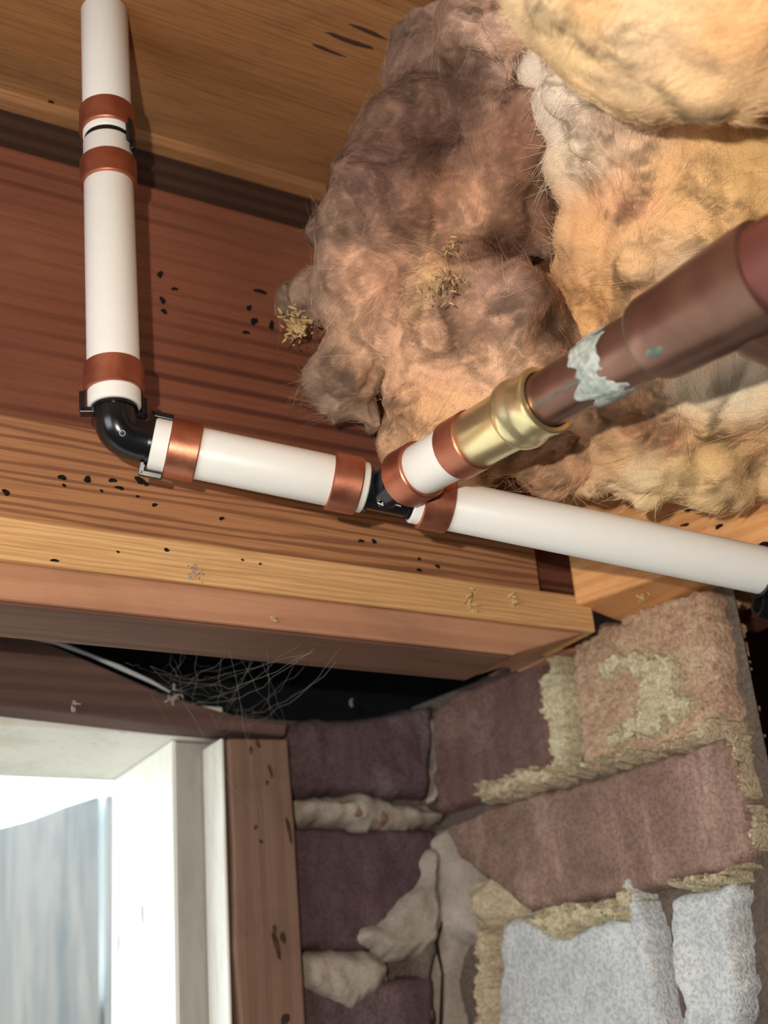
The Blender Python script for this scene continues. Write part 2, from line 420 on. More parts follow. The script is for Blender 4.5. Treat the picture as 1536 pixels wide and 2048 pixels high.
pad('mortar_joint', [(575, 1905), (660, 1902), (700, 1908), (770, 1915), (770, 1962), (735, 2000), (690, 2022), (640, 2015), (580, 1990)], proud=.016, mat=m_mortarG, parent=wallA, seed=5, **kwM)
pad('mortar_smear', [(868, 1692), (832, 1700), (810, 1770), (770, 1810), (735, 1845), (705, 1855), (684, 1880), (700, 1898), (735, 1905), (745, 1925), (800, 1935), (868, 1900)], proud=.016, mat=m_mortarG, parent=wallA, seed=6, **kwM)
pad('mortar_smear', [(850, 1420), (872, 1450), (888, 1460), (886, 1520), (880, 1600), (864, 1602), (862, 1500), (846, 1450)], proud=.010, mat=m_mortarG, parent=wallA, seed=7, **kwM)
pad('mortar_smear', [(822, 1880), (866, 1850), (868, 2060), (820, 2060)], proud=.010, mat=m_bed, parent=wallA, seed=8, **kwM)
# ---- bricks on the return wall
kwB = dict(pl=PB, cell=.0018, rough=.0018, freq=70., edge=.005, jag=.002, jfreq=80.)
pad('brick', [(872, 1425), (930, 1380), (1010, 1338), (1100, 1302), (1112, 1400), (1122, 1500), (1128, 1560), (985, 1600), (880, 1630)], proud=.007, mat=m_brickD, parent=wallB, seed=11, **kwB)
pad('brick', [(1160, 1290), (1190, 1262), (1300, 1215), (1430, 1172), (1446, 1200), (1466, 1320), (1484, 1420), (1470, 1470), (1330, 1510), (1180, 1548)], proud=.009, mat=m_brickC, parent=wallB, seed=12, pl=PB, cell=.0013, rough=.0028, freq=300., edge=.005, jag=.003, jfreq=90.)
pad('brick', [(905, 1660), (1000, 1608), (1130, 1575), (1330, 1520), (1475, 1470), (1500, 1560), (1532, 1650), (1528, 1715), (1480, 1745), (1270, 1795), (1070, 1825), (1000, 1770), (935, 1720)], proud=.010, mat=m_brickB, parent=wallB, seed=13, **kwB)
pad('brick', [(1008, 1850), (1060, 1830), (1140, 1870), (1275, 1815), (1290, 1850), (1318, 2060), (1350, 2330), (1010, 2380)], proud=.006, mat=m_block, parent=wallB, seed=14, pl=PB, cell=.0018, rough=.0012, freq=120., edge=.006, jag=.003, jfreq=80.)
pad('brick', [(1345, 1795), (1420, 1772), (1490, 1762), (1502, 1850), (1508, 1960), (1505, 2060), (1530, 2290), (1435, 2310), (1388, 2060), (1362, 1900)], proud=.010, mat=m_block, parent=wallB, seed=15, pl=PB, cell=.0018, rough=.003, freq=60., edge=.006, jag=.003, jfreq=80.)
kwN = dict(pl=PB, cell=.0012, rough=.0034, freq=320., edge=.004, jag=.005, jfreq=230.)
pad('mortar_joint', [(1125, 1302), (1140, 1300), (1150, 1325), (1163, 1370), (1160, 1450), (1168, 1500), (1150, 1545), (1125, 1540), (1110, 1450), (1094, 1400)], proud=.012, mat=m_mortarP, parent=wallB, seed=21, **kwN)
pad('mortar_patch', [(1222, 1340), (1240, 1315), (1290, 1298), (1360, 1312), (1372, 1300), (1394, 1345), (1386, 1382), (1412, 1395), (1426, 1422), (1400, 1450), (1330, 1478), (1280, 1500), (1240, 1500), (1242, 1480), (1268, 1455), (1300, 1425), (1310, 1370), (1275, 1350), (1250, 1372), (1230, 1365)], proud=.015, mat=m_mortarP, parent=wallB, seed=22, **kwN)
pad('mortar_joint', [(975, 1600), (985, 1570), (1030, 1560), (1090, 1530), (1130, 1535), (1170, 1540), (1240, 1510), (1340, 1490), (1400, 1470), (1470, 1430), (1486, 1442), (1440, 1490), (1380, 1505), (1340, 1500), (1260, 1530), (1150, 1560), (1100, 1575), (1020, 1600)], proud=.016, mat=m_mortar, parent=wallB, seed=23, **kwN)
pad('mortar_joint', [(1055, 1838), (1110, 1820), (1255, 1795), (1270, 1755), (1295, 1770), (1310, 1800), (1260, 1850), (1235, 1835), (1200, 1850), (1150, 1880), (1110, 1870), (1080, 1850)], proud=.013, mat=m_mortarP, parent=wallB, seed=24, **kwN)
pad('mortar_joint', [(1360, 1775), (1370, 1752), (1430, 1750), (1500, 1725), (1515, 1738), (1490, 1765), (1420, 1778)], proud=.016, mat=m_mortarP, parent=wallB, seed=25, **kwN)
pad('mortar_smear', [(960, 1780), (975, 1765), (1005, 1752), (1040, 1765), (1056, 1800), (1050, 1835), (1010, 1850), (985, 1862), (965, 1850)], proud=.018, mat=m_mortar, parent=wallB, seed=26, pl=PB, cell=.0016, rough=.005, freq=70., edge=.012, jag=.004, jfreq=80.)
pad('mortar_joint', [(1268, 1758), (1285, 1750), (1305, 1790), (1328, 1860), (1350, 1980), (1368, 2060), (1390, 2200), (1345, 2200), (1318, 2050), (1296, 1900), (1280, 1820)], proud=.013, mat=m_block, parent=wallB, seed=30, pl=PB, cell=.0015, rough=.002, freq=120., edge=.005, jag=.002, jfreq=60.)
pad('mortar_smear', [(872, 1660), (910, 1650), (940, 1700), (975, 1765), (970, 1880), (925, 1890), (905, 1960), (930, 2060), (930, 2200), (872, 2200)], proud=.013, mat=m_mortarG, parent=wallB, seed=27, pl=PB, cell=.002, rough=.003, freq=40., edge=.012, jag=.003, jfreq=60.)
pad('mortar_smear', [(972, 1858), (1004, 1856), (1010, 1960), (1020, 2200), (960, 2200), (975, 1980)], proud=.012, mat=m_mortar, parent=wallB, seed=28, **kwN)
pad('mortar_joint', [(1482, 1440), (1492, 1460), (1510, 1560), (1530, 1640), (1540, 1700), (1528, 1700), (1508, 1610), (1488, 1520), (1472, 1460)], proud=.012, mat=m_mortar, parent=wallB, seed=29, **kwN)

tube('crack', [PA.pt(*PA.uv(PA.hit(x, y)), .0125) for x, y in [(874, 1688), (868, 1735), (874, 1790), (866, 1840), (850, 1890), (862, 1950), (858, 2060)]], [.0002, .0006, .0004, .0007, .0010, .0006, .0009], m_mould, wallA, 8)
# ------------------------------------------------------------------ window frame
win = struct(empty('window_1')); 
# header: brown board whose torn upper edge slopes
hd = prism('header', [onY(x, y, YC) for x, y in [(-900, 1060), (-260, 1150), (0, 1243), (130, 1300), (330, 1388), (470, 1430), (577, 1446), (572, 1472), (340, 1450), (0, 1410), (-900, 1304)]], (0, .022, 0), m_header, win, .0015)
# soffit (white painted underside of the lintel)
zl = zs
box('soffit', xw0, xj+.03, YC+.0225, yj+.004, zl, zl+.02, m_white, win, .001)
jamb_r = box('jamb', xj, xj+.003, YC+.03, yj, zsill, zl-.0005, m_white, win, .0006)
box('frame_face', xj+.0032, xc0+.018, YC+.0302, YC+.05, zsill, zl-.001, m_greypaint, win, .001)
xb0 = onY(409, 1750, YC+.03)[0]
box('stop_bead', xb0, xc0-.0005, YC+.002, YC+.0295, zsill, onY(430, 1473, YC)[2], m_white, win, .002)
# brown casing board
cas = [onY(x, y, YC) for x, y in [(456, 1476), (576, 1478), (590, 1650), (612, 2040), (640, 2500), (520, 2500), (470, 1900), (468, 1700)]]
casing = prism('casing', cas, (0, .018, 0), m_casing, win, .0015)
box('jamb', xw0-.02, xw0, YC+.03, yj, zsill, zl-.0005, m_white, win, .001)
box('sill', xw0-.02, xj+.02, YC+.01, yj+.02, zsill-.03, zsill-.0005, m_white, win, .001)
# knots and gouges on the jamb and casing
PC = Plane(onY(520, 1700, YC), (1, 0, 0), (0, 0, 1))
PJ = Plane(onX(280, 1800, xj), (0, 1, 0), (0, 0, 1))
def spot(px, py, rx, ry, pl, mat, parent, name='stain_spot', h=.0004, ang=0.0):
    c = pl.uv(pl.hit(px, py)); s = np.linalg.norm(pl.hit(px, py))/FPX
    n = 10; V = []; ph = random.random()*6
    for k in range(n):
        a = 2*PI*k/n; rr = 1+.25*math.sin(2*a+ph)+.15*math.sin(3*a+ph*2)
        ca, sa = rx*s*rr*math.cos(a), ry*s*rr*math.sin(a)
        V.append((c[0]+ca*math.cos(ang)-sa*math.sin(ang), c[1]+ca*math.sin(ang)+sa*math.cos(ang)))
    P = [pl.pt(a, b, h) for a, b in V]+[pl.pt(c[0]+(a-c[0])*1.15, c[1]+(b-c[1])*1.15, -h) for a, b in V]+[pl.pt(c[0], c[1], h*1.4)]
    Fc = [[k, (k+1) % n, 2*n] for k in range(n)]+[[k, n+k, n+(k+1) % n, (k+1) % n] for k in range(n)]
    return put(name, P, Fc, mat, parent)
for (x, y, rx, ry, a) in [(516, 1488, 3, 10, .3), (501, 1500, 3, 9, .2), (541, 1543, 4, 11, .2), (534, 1565, 3, 5, 0), (553, 1890, 6, 24, .15), (566, 1875, 5, 12, 0), (549, 1860, 4, 10, .2), (578, 1660, 4, 25, .1), (511, 1655, 3, 5, 0), (522, 1683, 3, 4, 0), (570, 2040, 8, 12, 0)]:
    spot(x, y, rx, ry, PC, m_darkwood, casing, 'gouge', .0003, a)
for (x, y, rx, ry) in [(285, 1827, 6, 18), (237, 1888, 6, 20)]:
    spot(x, y, rx, ry, PJ, m_greypaint, jamb_r, 'gouge', .0003)

PM = Plane(PA.O+PA.n*.0135, (1, 0, 0), (0, 0, 1))
for (x, y, rx, ry) in [(717, 1622, 8, 9), (757, 1650, 8, 7), (690, 1602, 12, 4), (768, 1634, 6, 8)]:
    spot(x, y, rx, ry, PM, m_casing, wallA, 'stain_spot', .0014)
# ------------------------------------------------------------------ fence outside
YFE = 1.30
fence = empty('garden_fence'); tag(fence, 'weathered pale grey wooden fence outside the bright window', 'fence')
def fb(pts): return prism('board', [onY(x, y, YFE) for x, y in pts], (0, .022, 0), m_fence, fence, .001)
fb([(-420, 1790), (-210, 1722), (-210, 2700), (-420, 2700)])
fb([(-205, 1720), (-60, 1672), (-60, 2700), (-205, 2700)])
fb([(-56, 1671), (0, 1654), (60, 1638), (130, 1611), (200, 1589), (203, 2700), (-56, 2700)])
fb([(211, 1588), (330, 1588), (330, 2700), (214, 2700)])
prism('rail', [onY(x, y, YFE+.023) for x, y in [(-420, 1960), (330, 2010), (330, 2090), (-420, 2040)]], (0, .03, 0), m_fence, fence)
struct(box('ground_outside', -3, 3, YA+.12, 6, GROUND-.1, -.5, m_mortarG))

# ------------------------------------------------------------------ timbers
XL = -1.2
def zrow(px, py, Y): return onY(px, py, Y)[2]
z_top = .4508; z_mid = .2990; z_y0 = .2472; z_y1 = .2250; z_p1 = .2078
rim = tag(box('rim_joist', XL, .62, YR, YR+.0225, z_mid-.05, z_top, m_rim, None, .001), 'red-brown rim joist with dark grain lines behind the upright white pipe', 'joist')
top_strip = tag(box('nailing_strip', XL, .66, .5555, .585, z_top-.02, ZP-.0005, m_darkwood, None, .001), 'dark narrow nailing strip between plywood subfloor and rim joist', 'timber strip')
struct(prism('trim_1', [(XL, .546, ZP-.0005), (XL, .5553, ZP-.0005), (XL, .5553, ZP-.006), (XL, .549, ZP-.0045)], (.9-XL-.3, 0, 0), m_ply))
xl_end = onY(1078, 1150, YR-.008)[0]
ledger = tag(box('ledger_board', XL, xl_end, YR-.008, YR-.0003, z_y0-.012, zrow(0, 824, YR-.008), m_ledger, None, .0012), 'brown coarse-grained ledger board with black mould spots behind the black elbow', 'board')
xs_end = onY(1185, 1215, YR-.014)[0]
sill_up = tag(box('sill_plate', XL, xs_end, YR-.014, YR+.03, zrow(300, 1155, YR-.014), zrow(300, 1072, YR-.014), m_yellow, None, .0012), 'pale yellow sawn sill plate running just below the ledger board', 'sill plate')
ylo = YR-.012
zl0, zl1 = zrow(300, 1230, ylo), zrow(300, 1159, ylo)
xlo0 = onY(1030, 1322, ylo)[0]; xlo1 = onY(1172, 1262, ylo)[0]
sill_lo = tag(prism('sill_plate', [(XL, ylo, zl0), (xlo0, ylo, zl0), (xlo1, ylo, zl1), (XL, ylo, zl1)], (0, .562-ylo, 0), m_pink, None, .0015), 'pinkish-brown lower sill plate above the black gap over the window', 'sill plate')
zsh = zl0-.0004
tag(prism('underside_dark_board', [(XL, ylo+.0012, zsh-.0016), (xlo0-.004, ylo+.0012, zsh-.0016), (xlo0, ylo+.0012, zsh), (XL, ylo+.0012, zsh)], (0, .5615-ylo, 0), m_underside_dark, None, .0006), 'thin dark brown board added to shade the underside of the lower sill plate', 'board')  # board added so the sill's underside reads as shaded
# orange cross beam on the return wall
zbm = .2340
B0 = onZ(1150, 1211, zbm); B1 = onZ(1300, 1161, zbm); db = (B1-B0)/np.linalg.norm(B1-B0)
B2 = B0+db*.42; wv = np.array([-db[1], db[0], 0]); wv = wv if wv[0] > 0 else -wv
beam = tag(prism('cross_beam', [B0, B2, B2+np.array([0, 0, .22]), B0+np.array([0, 0, .22])], wv*.09, m_orange, None, .002), 'bright orange timber beam resting on the crumbling brick return', 'beam')
tag(box('packing_block', onY(1160, 1250, .545)[0], onY(1160, 1250, .545)[0]+.10, .5635, .64, zb_top-.012, zbm-.0005, m_pink, None, .001), 'tan packing block under the end of the orange beam', 'timber block')
gap_back = tag(box('gap_dark_backing', XL, .64, .80, .803, zs+.021, ZP, m_gap_dark), 'black backing sheet added to keep the gap above the bricks dark', 'building paper')  # black sheet added so the flash leaves this cavity dark
struct(box('wall_infill', .6405, .70, .72, YF+.1, GROUND, ZP, m_bed))
struct(box('ceiling_recess', XL, 2.6, .59, YF+.1, ZP+.0005, ZP+.02, m_gap_dark))
# mould spots
PR = Plane((0, YR, 0), (1, 0, 0), (0, 0, 1)); PL = Plane((0, YR-.008, 0), (1, 0, 0), (0, 0, 1)); PY = Plane((0, YR-.014, 0), (1, 0, 0), (0, 0, 1))
for (x, y, rx, ry) in [(320, 549, 6, 7), (325, 601, 6, 7), (328, 623, 5, 6), (498, 616, 6, 6), (508, 643, 7, 9), (543, 651, 6, 9), (520, 583, 12, 5), (492, 665, 7, 4), (349, 578, 6, 4)]:
    spot(x, y, rx, ry, PR, m_mould, rim, 'mould_spot')
for (x, y, rx, ry) in [(124, 955, 7, 6), (175, 959, 8, 6), (225, 961, 7, 5), (280, 961, 11, 7), (292, 968, 6, 4), (239, 976, 8, 4), (12, 985, 7, 6), (309, 1010, 5, 4), (443, 1037, 5, 4), (722, 1082, 6, 4), (748, 1083, 6, 4), (875, 1133, 5, 4), (838, 1140, 5, 4), (128, 971, 4, 3), (203, 982, 3, 3), (275, 993, 3, 3), (838, 1118, 4, 3)]:
    spot(x, y, rx, ry, PL, m_mould, ledger, 'mould_spot')
for (x, y, rx, ry) in [(333, 1100, 6, 3), (109, 1121, 7, 3), (236, 1104, 3, 2), (485, 1120, 3, 2), (520, 1128, 3, 2)]:
    spot(x, y, rx, ry, PY, m_mould, sill_up, 'mould_spot')
PP = Plane((0, 0, ZP), (1, 0, 0), (0, 1, 0))
spot(101, 205, 7, 5, PP, m_mould, ceil, 'nail_hole')
for (x, y, rx, ry) in [(700, 82, 40, 7), (735, 62, 40, 4), (655, 100, 30, 4)]:
    spot(x, y, rx, ry, PP, m_darkwood, ceil, 'knot', .0003)
for (x, y, rx, ry) in [(1375, 1022, 5, 4), (1415, 1027, 4, 3), (1438, 1053, 7, 5), (1370, 1050, 9, 3)]:
    spot(x, y, rx, ry, Plane(B0, db, (0, 0, 1)), m_mould, beam, 'mould_spot')

# ------------------------------------------------------------------ plumbing
RP = .01145; RR = .0131
YV = .472
def unit(v): return np.asarray(v)/np.linalg.norm(v)
V0 = onY(229, 816, YV); V1 = onY(206.5, -70, YV)
vdir = unit(V1-V0); V1 = V0+vdir*((ZP-.0004-V0[2])/vdir[2])
S = onY(303, 887, YV); Rr = atD(1570, 1150, .616)
hdir = unit(Rr-S); Rr = Rr+hdir*.16
def along(A, d, px=None, py=None):
    """distance along the axis A + s d whose projection is nearest a pixel"""
    best = min(np.linspace(-.05, .6, 3000), key=lambda s: (lambda q: (q[0]-px)**2*(px is not None)+((q[1]-(py or 0))**2 if py is not None else 0))(proj(A+d*s)) if px is not None else (proj(A+d*s)[1]-py)**2)
    return best
def pipe(A, d, s0, s1, label, r=RP):
    prof = [(s0, .0085), (s0, r-.0008), (s0+.0006, r-.0001), (s0+.0008, r), (s1-.0008, r), (s1-.0006, r-.0001), (s1, r-.0008), (s1, .0085)]
    o = lathe('plastic_pipe', A, d, prof, m_pipe, closed=False)
    return tag(o, label, 'pipe', 'white plastic water pipes')
def ring(A, d, s, label, L=.0132):
    r0, r1 = RP+.0001, RR
    prof = [(s-L/2, r0), (s-L/2, r1-.0005), (s-L/2+.0005, r1), (s+L/2-.0005, r1), (s+L/2, r1-.0005), (s+L/2, r0)]
    o = lathe('crimp_ring', A, d, prof, m_ring, closed=True)
    return tag(o, label, 'crimp ring', 'copper crimp rings on the white pipes')
# upright run
s_end_lo = 0.0
sc = along(V0, vdir, py=283)                # middle of the coupling
pipe(V0, vdir, 0, sc-.0012, 'upright white pipe between the black elbow and the straight coupling')
pipe(V0, vdir, sc+.0012, np.linalg.norm(V1-V0), 'short upright white pipe above the coupling, reaching the plywood')
ring(V0, vdir, along(V0, vdir, py=760), 'copper ring on the upright pipe just above the black elbow')
ring(V0, vdir, along(V0, vdir, py=350), 'lower of the two copper rings around the upright coupling')
ring(V0, vdir, along(V0, vdir, py=246), 'upper of the two copper rings around the upright coupling, nearest the plywood')
cp = tag(empty('coupling'), 'small black straight coupling between two close copper rings on the upright pipe', 'pipe coupling')
lathe('body', V0, vdir, [(sc-.02, .0084), (sc-.00115, .0084), (sc-.0011, .0108), (sc+.0011, .0108), (sc+.00115, .0084), (sc+.02, .0084)], m_black, cp)
def oriented_box(name, c, u, v, n, a, b, h, mat, parent, bev=.0006):
    c = np.asarray(c); u = unit(u); v = unit(v); n = unit(n)
    return prism(name, [c-u*a-v*b-n*h, c+u*a-v*b-n*h, c+u*a+v*b-n*h, c-u*a+v*b-n*h], n*2*h, mat, parent, bev)
toC = -unit(V0*1.0); side = unit(np.cross(vdir, toC)); side = side if side@RT > 0 else -side; fr_ = unit(np.cross(side, vdir)); fr_ = fr_ if fr_@toC > 0 else -fr_
def on_pipe(A, d, s, ang, r, sd, ft): return A+d*s+(sd*math.cos(ang)+ft*math.sin(ang))*r
oriented_box('lug', on_pipe(V0, vdir, sc+.001, math.radians(35), RP+.001, side, fr_), vdir, np.cross(vdir, side*math.cos(.6)+fr_*math.sin(.6)), side*math.cos(.6)+fr_*math.sin(.6), .0062, .0019, .0012, m_black, cp)
oriented_box('lug', on_pipe(V0, vdir, sc-.0052, math.radians(22), RP+.001, side, fr_), vdir, np.cross(vdir, side*math.cos(.4)+fr_*math.sin(.4)), side*math.cos(.4)+fr_*math.sin(.4), .0032, .0016, .0012, m_black, cp)

# elbow
el = tag(empty('elbow_fitting'), 'glossy black plastic elbow joining the upright and the level white pipe', 'pipe elbow')
Ec = V0-vdir*.0155
a_in = V0+vdir*.004
pts = [V0+vdir*.016, V0+vdir*.001, V0]
C1 = V0; C2 = S
def bez(t): 
    P0, P1, P2, P3 = V0, V0-vdir*.0125, S-hdir*.0125, S
    return P0*(1-t)**3+3*P1*t*(1-t)**2+3*P2*t*t*(1-t)+P3*t**3
path = [V0+vdir*.012]+[bez(t) for t in np.linspace(0, 1, 17)]+[S+hdir*.012]
el_body = tube('body', path, [.0084]+[.0092, .0092]+[.0093]*13+[.0092, .0092]+[.0084], m_black, el, 40)
lathe('flange', V0, vdir, [(-.0016, .0085), (-.0016, .0100), (-.0002, .0100), (-.0002, .0085)], m_black, el)
lathe('flange', S, hdir, [(-.0016, .0085), (-.0016, .0100), (-.0002, .0100), (-.0002, .0085)], m_black, el)
# L-shaped lugs
def lug(A, d, sd, name='lug', up=.011):
    """bracket standing off the flange beside the pipe end: foot plus upright finger"""
    n = unit(np.cross(d, sd))
    oriented_box(name, A-d*.0018+sd*(.0085+.0022), sd, n, d, .0038, .0026, .0013, m_black, el, .0005)
    oriented_box(name, A+d*.0022+sd*(.0133), d, n, sd, .0050, .0026, .0014, m_black, el, .0005)
lug(V0, vdir, -side)
lug(V0, vdir, unit(side*.9-fr_*.45))
hs = unit(np.cross(hdir, toC)); hs = hs if hs@UP < 0 else -hs; hf = unit(np.cross(hs, hdir)); hf = hf if hf@toC > 0 else -hf
lug(S, hdir, unit(hs*.98+hf*.1))
lug(S, hdir, unit(-hs*.9-hf*.45))
cc = bez(.5); toc2 = -unit(cc)
lathe('mould_mark', cc+toc2*.0088, toc2, [(0, .0013), (.0006, .0013), (.0006, .0010), (0, .0010)], m_black, el_body, 20, True)
# level run
lt0 = along(S, hdir, px=731); lt1 = along(S, hdir, px=823)
pipe(S, hdir, 0, lt0, 'level white pipe between the black elbow and the black tee')
LH = np.linalg.norm(Rr-S)
pipe(S, hdir, lt1, LH, 'long white pipe leaving the black tee towards the brick return on the right')
ring(S, hdir, along(S, hdir, px=365), 'copper ring on the level pipe just right of the black elbow')
ring(S, hdir, along(S, hdir, px=687), 'copper ring on the level pipe just left of the black tee')
ring(S, hdir, along(S, hdir, px=870), 'copper ring on the level pipe just right of the black tee')
# tee and branch
st = along(S, hdir, px=766); T = S+hdir*st
dT = proj(T)[2]
Bend = atD(1345, 657, .452)
bdir = unit(Bend-T)
tee = tag(empty('tee_fitting'), 'black plastic tee where the branch towards the copper pipe begins', 'pipe tee')
tee_body = tube('body', [S+hdir*(lt0-.015), S+hdir*(lt0-.0005), S+hdir*(lt0+.0005), S+hdir*(lt1-.0005), S+hdir*(lt1+.0005), S+hdir*(lt1+.015)], [.0084, .0084, .0093, .0093, .0084, .0084], m_black, tee, 40)
for q, s_ in ((lt0+.0008, 1), (lt1-.0008, -1)):
    lathe('flange', S, hdir, [(q-.0007, .0085), (q-.0007, .0103), (q+.0007, .0103), (q+.0007, .0085)], m_black, tee)
def alongB(px): return along(T, bdir, px=px)
tube('branch', [T, T+bdir*(alongB(808)), T+bdir*(alongB(808)+.0005), T+bdir*(alongB(850))], [.0093, .0093, .0084, .0084], m_black, tee, 40)
for k, (dx, dy, L, ang) in enumerate([(0, -4, .0022, .2), (6, -2, .0022, .2), (26, 20, .005, -.6), (30, 27, .004, -.6), (48, 33, .006, .35), (20, 33, .003, .4)]):
    p0 = atD(741+dx, 975+dy, dT-.0085); oriented_box('raised_mark', p0, RT*math.cos(ang)-UP*math.sin(ang), UP, FWD, L/2, .0003, .0012, m_black, tee_body, 0)
sb0 = alongB(811); sb1 = alongB(948)
pipe(T, bdir, sb0, sb1, 'short white pipe stub between the black tee and the brass adapter')
ring(T, bdir, alongB(828), 'copper ring on the branch stub nearest the black tee')
ring(T, bdir, alongB(932), 'copper ring on the branch stub against the brass adapter')
# brass adapter
br = tag(empty('brass_adapter'), 'shiny brass adapter between the white stub and the old copper pipe', 'pipe adapter')
b0 = alongB(947); b1 = alongB(1028); b2 = alongB(1064); b3 = alongB(1094)
lathe('body', T, bdir, [(b0-.01, .0083), (b0-.0002, .0083), (b0, .0116), (b0+.001, .0122), (b1-.001, .0124), (b1, .0126)], m_brass, br)
lathe('collar', T, bdir, [(b1, .0115), (b1, .0132), (b1+.0015, .0143), (b1+.004, .0147), (b2-.004, .0145), (b2-.002, .0136), (b2, .0134), (b3-.003, .0136), (b3-.002, .0140), (b3-.0005, .0140), (b3, .0134), (b3, .0117), (b3-.012, .0117)], m_brass, br)
# old copper line
cu = tag(empty('copper_pipe'), 'old tarnished copper pipe rising from the brass adapter towards the camera', 'pipe')
c1 = alongB(1225); c2 = alongB(1306); c3 = alongB(1322); c4 = alongB(1545); c5 = alongB(1900)+.05
cu_pipe = tube('pipe', [T+bdir*(b3-.011), T+bdir*(c1+.002)], .0111, m_oldcopper, cu, 48)
lathe('sleeve', T, bdir, [(c1-.001, .0111), (c1, .0124), (c1+.001, .0128), (c2, .0128), (c2+.006, .0128)], m_oldcopper, cu)
cu_fit = lathe('fitting', T, bdir, [(c2+.0002, .0115), (c2, .0152), (c3-.001, .0161), (c3+.004, .0163), (c3+.012, .0166), (c4-.012, .0185), (c4, .0190), (c4+.0006, .0180), (c4+.001, .0150)], m_oldcopper, cu)
tube('upper_pipe', [T+bdir*(c4-.004), T+bdir*c5], .0170, m_redcopper, cu, 48)
Q = T+bdir*(c4-.016)
side_b = unit(RT*.85-UP*.35+FWD*.15)
tube('outlet', [Q, Q+side_b*.012, Q+side_b*.13], [.0150, .0172, .0176], m_oldcopper, cu, 48)
# crusted solder: uneven band around the joint
def crust(name, sa, sb, r, mat, parent, amp, seed, lump=.0006, seg=72, rows=14):
    V, Fc = [], []
    u = unit(np.cross(bdir, (0, 0, 1))); v = np.cross(bdir, u)
    for i in range(rows):
        f = i/(rows-1)
        for k in range(seg):
            a = 2*PI*k/seg; ca, sa_ = math.cos(a), math.sin(a)
            lo = sa+amp*fbm((ca*1.6, sa_*1.6, seed), 4); hi = sb+amp*.8*fbm((ca*1.4+5, sa_*1.4, seed), 4)
            s = lo+(hi-lo)*f
            rr = r+lump*(math.sin(PI*f)**.5)*(1+.9*fbm((ca*3, sa_*3, f*2+seed), 4))-(.0008 if i in (0, rows-1) else 0)
            V.append(T+bdir*s+rr*(ca*u+sa_*v))
    for i in range(rows-1):
        for k in range(seg):
            k2 = (k+1) % seg; Fc.append([i*seg+k, i*seg+k2, (i+1)*seg+k2, (i+1)*seg+k])
    return put(name, V, Fc, mat, parent, True)
crust('solder_crust', c1-.011, c1+.007, .0124, m_solder, cu, .0075, 2.7, .0007)
crust('seam', c2-.0001, c2+.0006, .0151, m_patina, cu_fit, .0004, 8.1, .0002)
# green streak and spots lying on the copper
def strip(name, A, d, s0, s1, ang0, wdt, r, mat, parent, jag=.3):
    u = unit(np.cross(d, -unit(A))); v = unit(np.cross(u, d)); v = v if v@(-unit(A)) > 0 else -v
    V, Fc = [], []; n = 24
    for i in range(n+1):
        s = s0+(s1-s0)*i/n; wd = wdt*(1+jag*nz((s*400, 1, 2)))*(1 if 0 < i < n else .2)*(1 if jag < 1 else math.sqrt(max(.02, 1-(2*i/n-1)**2))); a0 = ang0+.05*nz((s*150, 4, 1))
        for k in (-1, -.5, .5, 1):
            a = a0+k*wd/r; rr = r+(.0002 if abs(k) < 1 else -.0003); V.append(A+d*s+rr*(math.sin(a)*u+math.cos(a)*v))
    for i in range(n):
        for k in range(3): Fc.append([i*4+k, i*4+k+1, (i+1)*4+k+1, (i+1)*4+k])
    return put(name, V, Fc, mat, parent, True)
ss = strip('patina_streak', T, bdir, b3+.0005, c1-.006, 0.0, .0006, .0111, m_patina, cu_pipe)
strip('patina_spot', T, bdir, c3+.001, c3+.009, 0.25, .0026, .0164, m_patina, cu_fit, 1.2)
# which side the streak lies on is set in the builder above; clip on the long pipe
cl = tag(empty('pipe_clip'), 'black plastic clip at the far right end of the long white pipe', 'pipe clip')
sc_ = along(S, hdir, px=1536)
lathe('band', S, hdir, [(sc_-.004, RP+.0002), (sc_-.004, RP+.0022), (sc_+.012, RP+.0022), (sc_+.012, RP+.0002)], m_black, cl, 48, True)
q = S+hdir*(sc_+.002)+hs*.0150+hf*.001
lathe('loop', q-hdir*.004+hs*.001, hdir, [(0, .0042), (0, .0062), (.010, .0062), (.010, .0042)], m_black, cl, 32, True)

